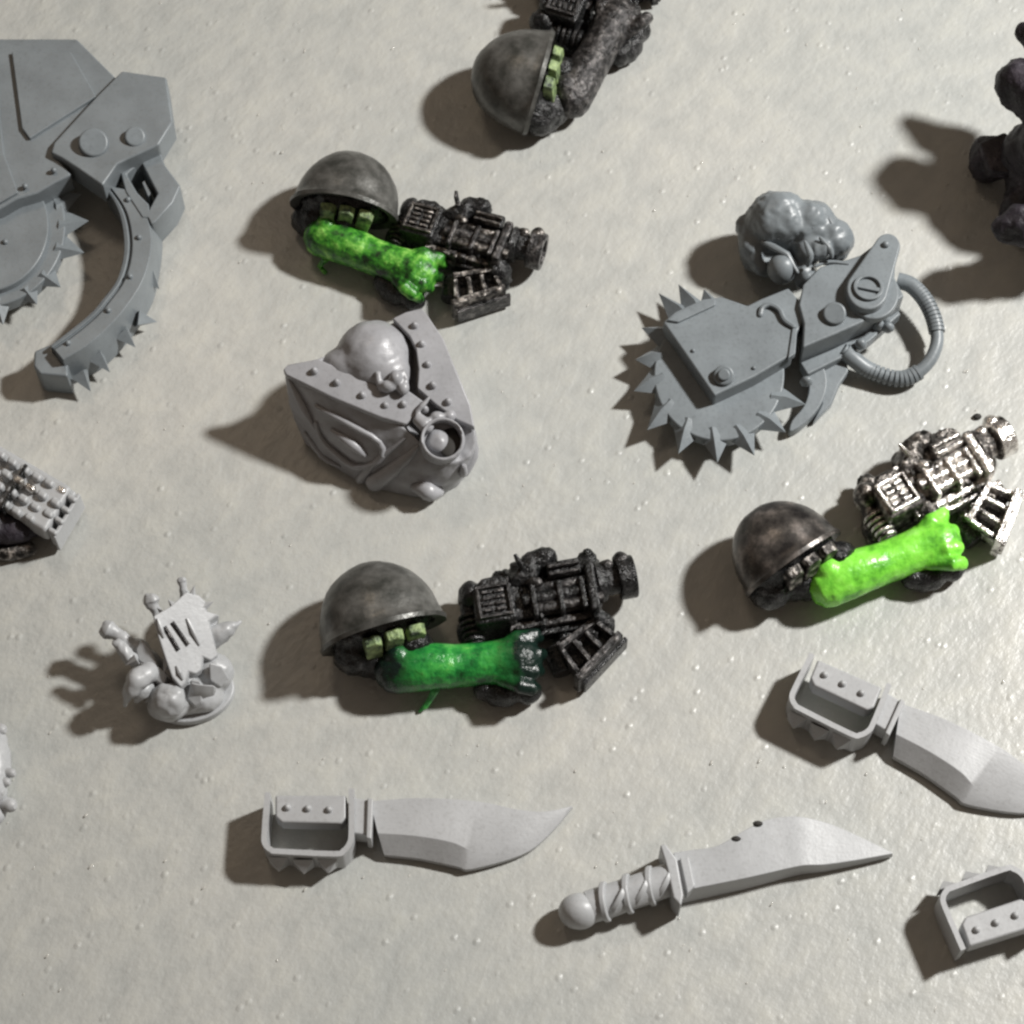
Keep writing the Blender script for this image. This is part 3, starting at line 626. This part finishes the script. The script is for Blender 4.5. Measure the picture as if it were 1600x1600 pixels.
# ---------------------------------------------------------------- small spiky horned piece
def horned():
    o = G(280, 1080, 0); L = local(o)
    t = root('horned_mask', 'small light grey piece of horns and claws round a slotted jagged plate', 'miniature part', o)
    m = grey_d
    def body(bm):
        ball(bm, L(285, 1070, .28), (.58, .48, .28)); ball(bm, L(262, 1100, .34), (.3, .28, .3)); ball(bm, L(312, 1085, .26), (.36, .3, .26)); ball(bm, L(232, 1045, .45), (.22, .28, .38))
        ball(bm, L(215, 1020, .5), (.2, .22, .3)); ball(bm, L(335, 1050, .35), (.3, .3, .3)); ball(bm, L(290, 1010, .35), (.3, .5, .3)); ball(bm, L(300, 960, .4), (.2, .3, .3))
    part('body', m, t, body, mods=(remesh(.035, 3), rough_up(.06, .25)))
    jag = [(245, 962), (268, 947), (280, 935), (290, 924), (308, 929), (318, 940), (318, 954), (336, 960), (322, 971), (326, 987), (330, 1005), (334, 1024), (324, 1032), (314, 1027), (312, 1046), (303, 1053), (294, 1050), (290, 1066), (283, 1074), (271, 1058), (262, 1030), (252, 995)]
    pl = [(x, y, 1.14-.0026*(y-924)-.004*(x-290)) for x, y in ((290+(x-290)*1.14, y) for x, y in jag)]
    part('jagged_plate', m, t, lambda bm: plate(bm, pl, .16, L), bevel=.03)
    for a, b in (((257, 979), (279, 1016)), ((269, 972), (294, 1008))):
        part('slot_shade', black_q, t, lambda bm: tube(bm, [L(a[0], a[1], 1.15-.0026*(a[1]-924)-.004*(a[0]-290)), L(b[0], b[1], 1.15-.0026*(b[1]-924)-.004*(b[0]-290))], .032, 8))  # black rods laid on the plate as the shade of its slots
    def horn(name, pts, rad, n=12): part(name, m, t, lambda bm: tube(bm, [L(*p) for p in cr(pts, 4)], [q[0] for q in cr([(r,) for r in rad], 4)], n, round_ends=True), mods=(subsurf(1), rough_up(.07, .13)))
    horn('claw', [(234, 1050, .75), (215, 1062, .85), (202, 1082, .75), (195, 1104, .5)], [.17, .17, .11, .02])
    horn('claw', [(232, 1070, .6), (222, 1084, .62), (212, 1096, .5)], [.12, .1, .03])
    horn('horn', [(318, 1000, .5), (340, 992, .6), (358, 982, .66), (375, 972, .66)], [.2, .18, .12, .02])
    horn('arm_stub', [(212, 1020, .6), (198, 1002, .7), (182, 990, .75), (170, 984, .78)], [.17, .12, .11, .15])
    horn('arm_stub', [(205, 1030, .8), (192, 1015, .9), (184, 1005, .95)], [.12, .1, .08])
    horn('arm_stub', [(258, 980, .7), (248, 962, .9), (240, 946, 1.0), (237, 938, 1.05)], [.13, .08, .09, .13])
    horn('arm_stub', [(290, 930, .9), (286, 918, 1.0), (284, 908, 1.05)], [.09, .06, .08])
    def shard(pts, th=.16): part('shard', m, t, lambda bm: plate(bm, pts, th, L), bevel=.03, mods=(rough_up(.02, .1),))
    shard([(222, 996, .95), (236, 1014, .9), (247, 1040, .85), (232, 1044, .82), (216, 1032, .8), (212, 1014, .86)], .3)
    shard([(246, 1040, .86), (262, 1052, .8), (256, 1072, .7), (240, 1062, .74), (234, 1048, .8)], .25)
    shard([(298, 1060, .72), (314, 1064, .74), (316, 1096, .5), (304, 1104, .46), (292, 1092, .52)], .3)
    shard([(326, 1034, .8), (346, 1040, .7), (358, 1058, .5), (344, 1074, .45), (328, 1064, .6)], .3)
    part('cheek_plate', m, t, lambda bm: plate(bm, [(296, 1064, .74), (312, 1068, .76), (338, 1070, .66), (334, 1082, .55), (318, 1088, .55), (300, 1084, .62)], .18, L), bevel=.04)
    part('cheek_ball', m, t, lambda bm: ball(bm, L(264, 1094, .55), (.27, .27, .28), n=32), mods=(rough_up(.13, .2),))
    zz = lambda x, y: 1.14-.0026*(y-924)-.004*(x-290)
    for (bx, by), (tx, ty), dz, r in (((277, 1056), (281, 1084), -.25, .07), ((300, 1044), (303, 1066), -.2, .07), ((322, 1024), (326, 1046), -.2, .06), ((262, 1034), (256, 1052), -.15, .06),
            ((272, 948), (262, 936), .06, .05), ((318, 948), (334, 940), .0, .06), ((328, 990), (346, 992), -.1, .06), ((250, 976), (240, 972), .0, .05), ((300, 932), (304, 914), .05, .05),
            ((320, 1092), (334, 1104), -.75, .08), ((246, 1086), (226, 1098), -.5, .08), ((214, 1030), (196, 1040), -.3, .07)):
        part('fang', m, t, lambda bm: cone(bm, L(bx, by, zz(bx, by)-.06+min(dz, 0)*.7), L(tx, ty, zz(bx, by)+dz), r*1.3, 6), smooth=25)
    for a, b in (((246, 966), (256, 996)), ((292, 966), (312, 1008)), ((276, 1040), (286, 1062))):
        part('plate_ridge', m, t, lambda bm: tube(bm, [L(a[0], a[1], zz(*a)+.01), L((a[0]+b[0])/2, (a[1]+b[1])/2, zz((a[0]+b[0])/2, (a[1]+b[1])/2)+.03), L(b[0], b[1], zz(*b)+.01)], [.02, .04, .02], 8))
    part('base_disc', m, t, lambda bm: prism(bm, [(300+62*math.cos(2*math.pi*k/48)+ (22*math.sin(2*math.pi*k/48)), 1082-24*math.cos(2*math.pi*k/48)+ 40*math.sin(2*math.pi*k/48)) for k in range(48)], .0, .16, L), bevel=.03)
horned()

# ---------------------------------------------------------------- pieces cut by the left edge
def ribbed():
    o = G(30, 800, 0); L = local(o)
    t = root('ribbed_block', 'silver brushed block of ribbed studs at the left edge of the table', 'miniature part', o)
    part('body', purple_black, t, lambda bm: [ball(bm, L(15, 825, .3), (.42, .28, .24)), ball(bm, L(-40, 825, .35), (.5, .4, .35)), ball(bm, L(48, 820, .2), (.25, .22, .2))], mods=(remesh(.05, 3), rough_up(.08, .3)))
    def U(u, v, z): return L(58+u*.86+v*.5, 774+u*.5-v*.86, z)
    def ub(bm, u0, u1, v0, v1, z0, z1): prism(bm, [(u0, v0), (u1, v0), (u1, v1), (u0, v1)], z0, z1, U)
    part('frame', grey_d, t, lambda bm: ub(bm, -120, 40, -44, 40, .25, .64), bevel=.08)
    rnd = random.Random(3)
    for i in range(7):
        for j in range(4):
            u0, v0 = -116+i*22.5+rnd.uniform(-1, 1), -42+j*21+rnd.uniform(-1, 1)
            part('stud', grey_d if rnd.random() < .86 else steel_p, t, lambda bm: ub(bm, u0, u0+17, v0, v0+13, .5, .86-.045*max(0, i-3)-.05*abs(j-1.8)+rnd.uniform(-.02, .02)), bevel=.055)
    part('groove_bar', black_p, t, lambda bm: ub(bm, -42, -37, -46, 34, .5, .82), bevel=.01)
    for v in (-40, -20, 0, 20): part('end_rib', grey_d, t, lambda bm: ub(bm, 40, 56, v, v+9, .12, .62), bevel=.04)
    part('edge_bar', grey_d, t, lambda bm: ub(bm, 52, 58, -44, 36, .08, .56), bevel=.02)
    part('under_block', grey_d, t, lambda bm: ub(bm, -120, 50, -40, 36, .0, .3), bevel=.04)
    part('lower_lip', dark_steel, t, lambda bm: tube(bm, [L(-20, 862, .12), L(15, 866, .12), L(45, 858, .12)], .12, 12, round_ends=True), mods=(rough_up(.05, .2),))
ribbed()
def edge_piece():
    o = G(-30, 1220, 0); L = local(o)
    t = root('small_grey_piece', 'light grey knobbly piece just entering at the lower left edge', 'miniature part', o)
    part('body', grey_d, t, lambda bm: [ball(bm, L(-35, 1200, .3), (.5, .8, .3)), ball(bm, L(-20, 1160, .4), (.22, .25, .3)), ball(bm, L(-15, 1235, .3), (.25, .3, .3)), ball(bm, L(-10, 1270, .15), (.2, .2, .15))], mods=(remesh(.04, 3), rough_up(.06, .2)))
    for x, y, z, r in ((2, 1140, .4, .09), (18, 1208, .38, .07), (10, 1222, .4, .07), (16, 1258, .25, .11), (0, 1238, .4, .08)):
        part('knob', grey_c, t, lambda bm: tube(bm, [L(x-26, y-4, z-.1), L(x, y, z)], [r*1.2, r], 12, round_ends=True))
edge_piece()
def dark_tall():
    o = G(1650, 380, 0); L = local(o)
    t = root('dark_torso', 'tall purple black painted piece at the top right corner casting a lobed shadow', 'miniature part', o)
    def body(bm):
        ball(bm, L(1640, 300, .6), (.75, .62, .62)); ball(bm, L(1668, 225, 1.5), (.8, .7, .8)); ball(bm, L(1700, 330, .8), (.9, .8, .8)); ball(bm, L(1600, 330, .5), (.4, .34, .5)); ball(bm, L(1612, 240, 1.0), (.5, .5, .6))
        tube(bm, [L(1680, 150, 2.1), L(1612, 148, 2.1), L(1592, 130, 2.1)], [.6, .5, .42], 16, round_ends=True)
        tube(bm, [L(1660, 90, 2.0), L(1620, 62, 2.1), L(1600, 48, 2.1)], [.4, .28, .16], 16, round_ends=True)
        tube(bm, [L(1670, 250, 1.6), L(1640, 240, 1.6)], [.5, .40], 16, round_ends=True)
        tube(bm, [L(1690, 345, 1.3), L(1590, 352, 1.35), L(1574, 356, 1.3)], [.38, .34, .26], 16, round_ends=True)
        ball(bm, L(1546, 250, .45), (.36, .4, .45))
    part('body', purple_black, t, body, mods=(remesh(.07, 3), rough_up(.16, .3)))
    part('plate', purple_black, t, lambda bm: plate(bm, [(1530, 222, .9), (1570, 205, 1.0), (1600, 230, 1.05), (1590, 270, .95), (1545, 268, .85)], .2, L), bevel=.05)
dark_tall()

# ---------------------------------------------------------------- crumb
bm = B(); o = G(1527, 651, .03); ball(bm, Vector(), (.075, .05, .045), n=10); d = link('crumb', bm, shade_dirt, mods=(rough_up(.03, .05),)); d.location = o
d['label'] = 'tiny dark crumb on the table between the hose loop and the right edge'; d['category'] = 'crumb'
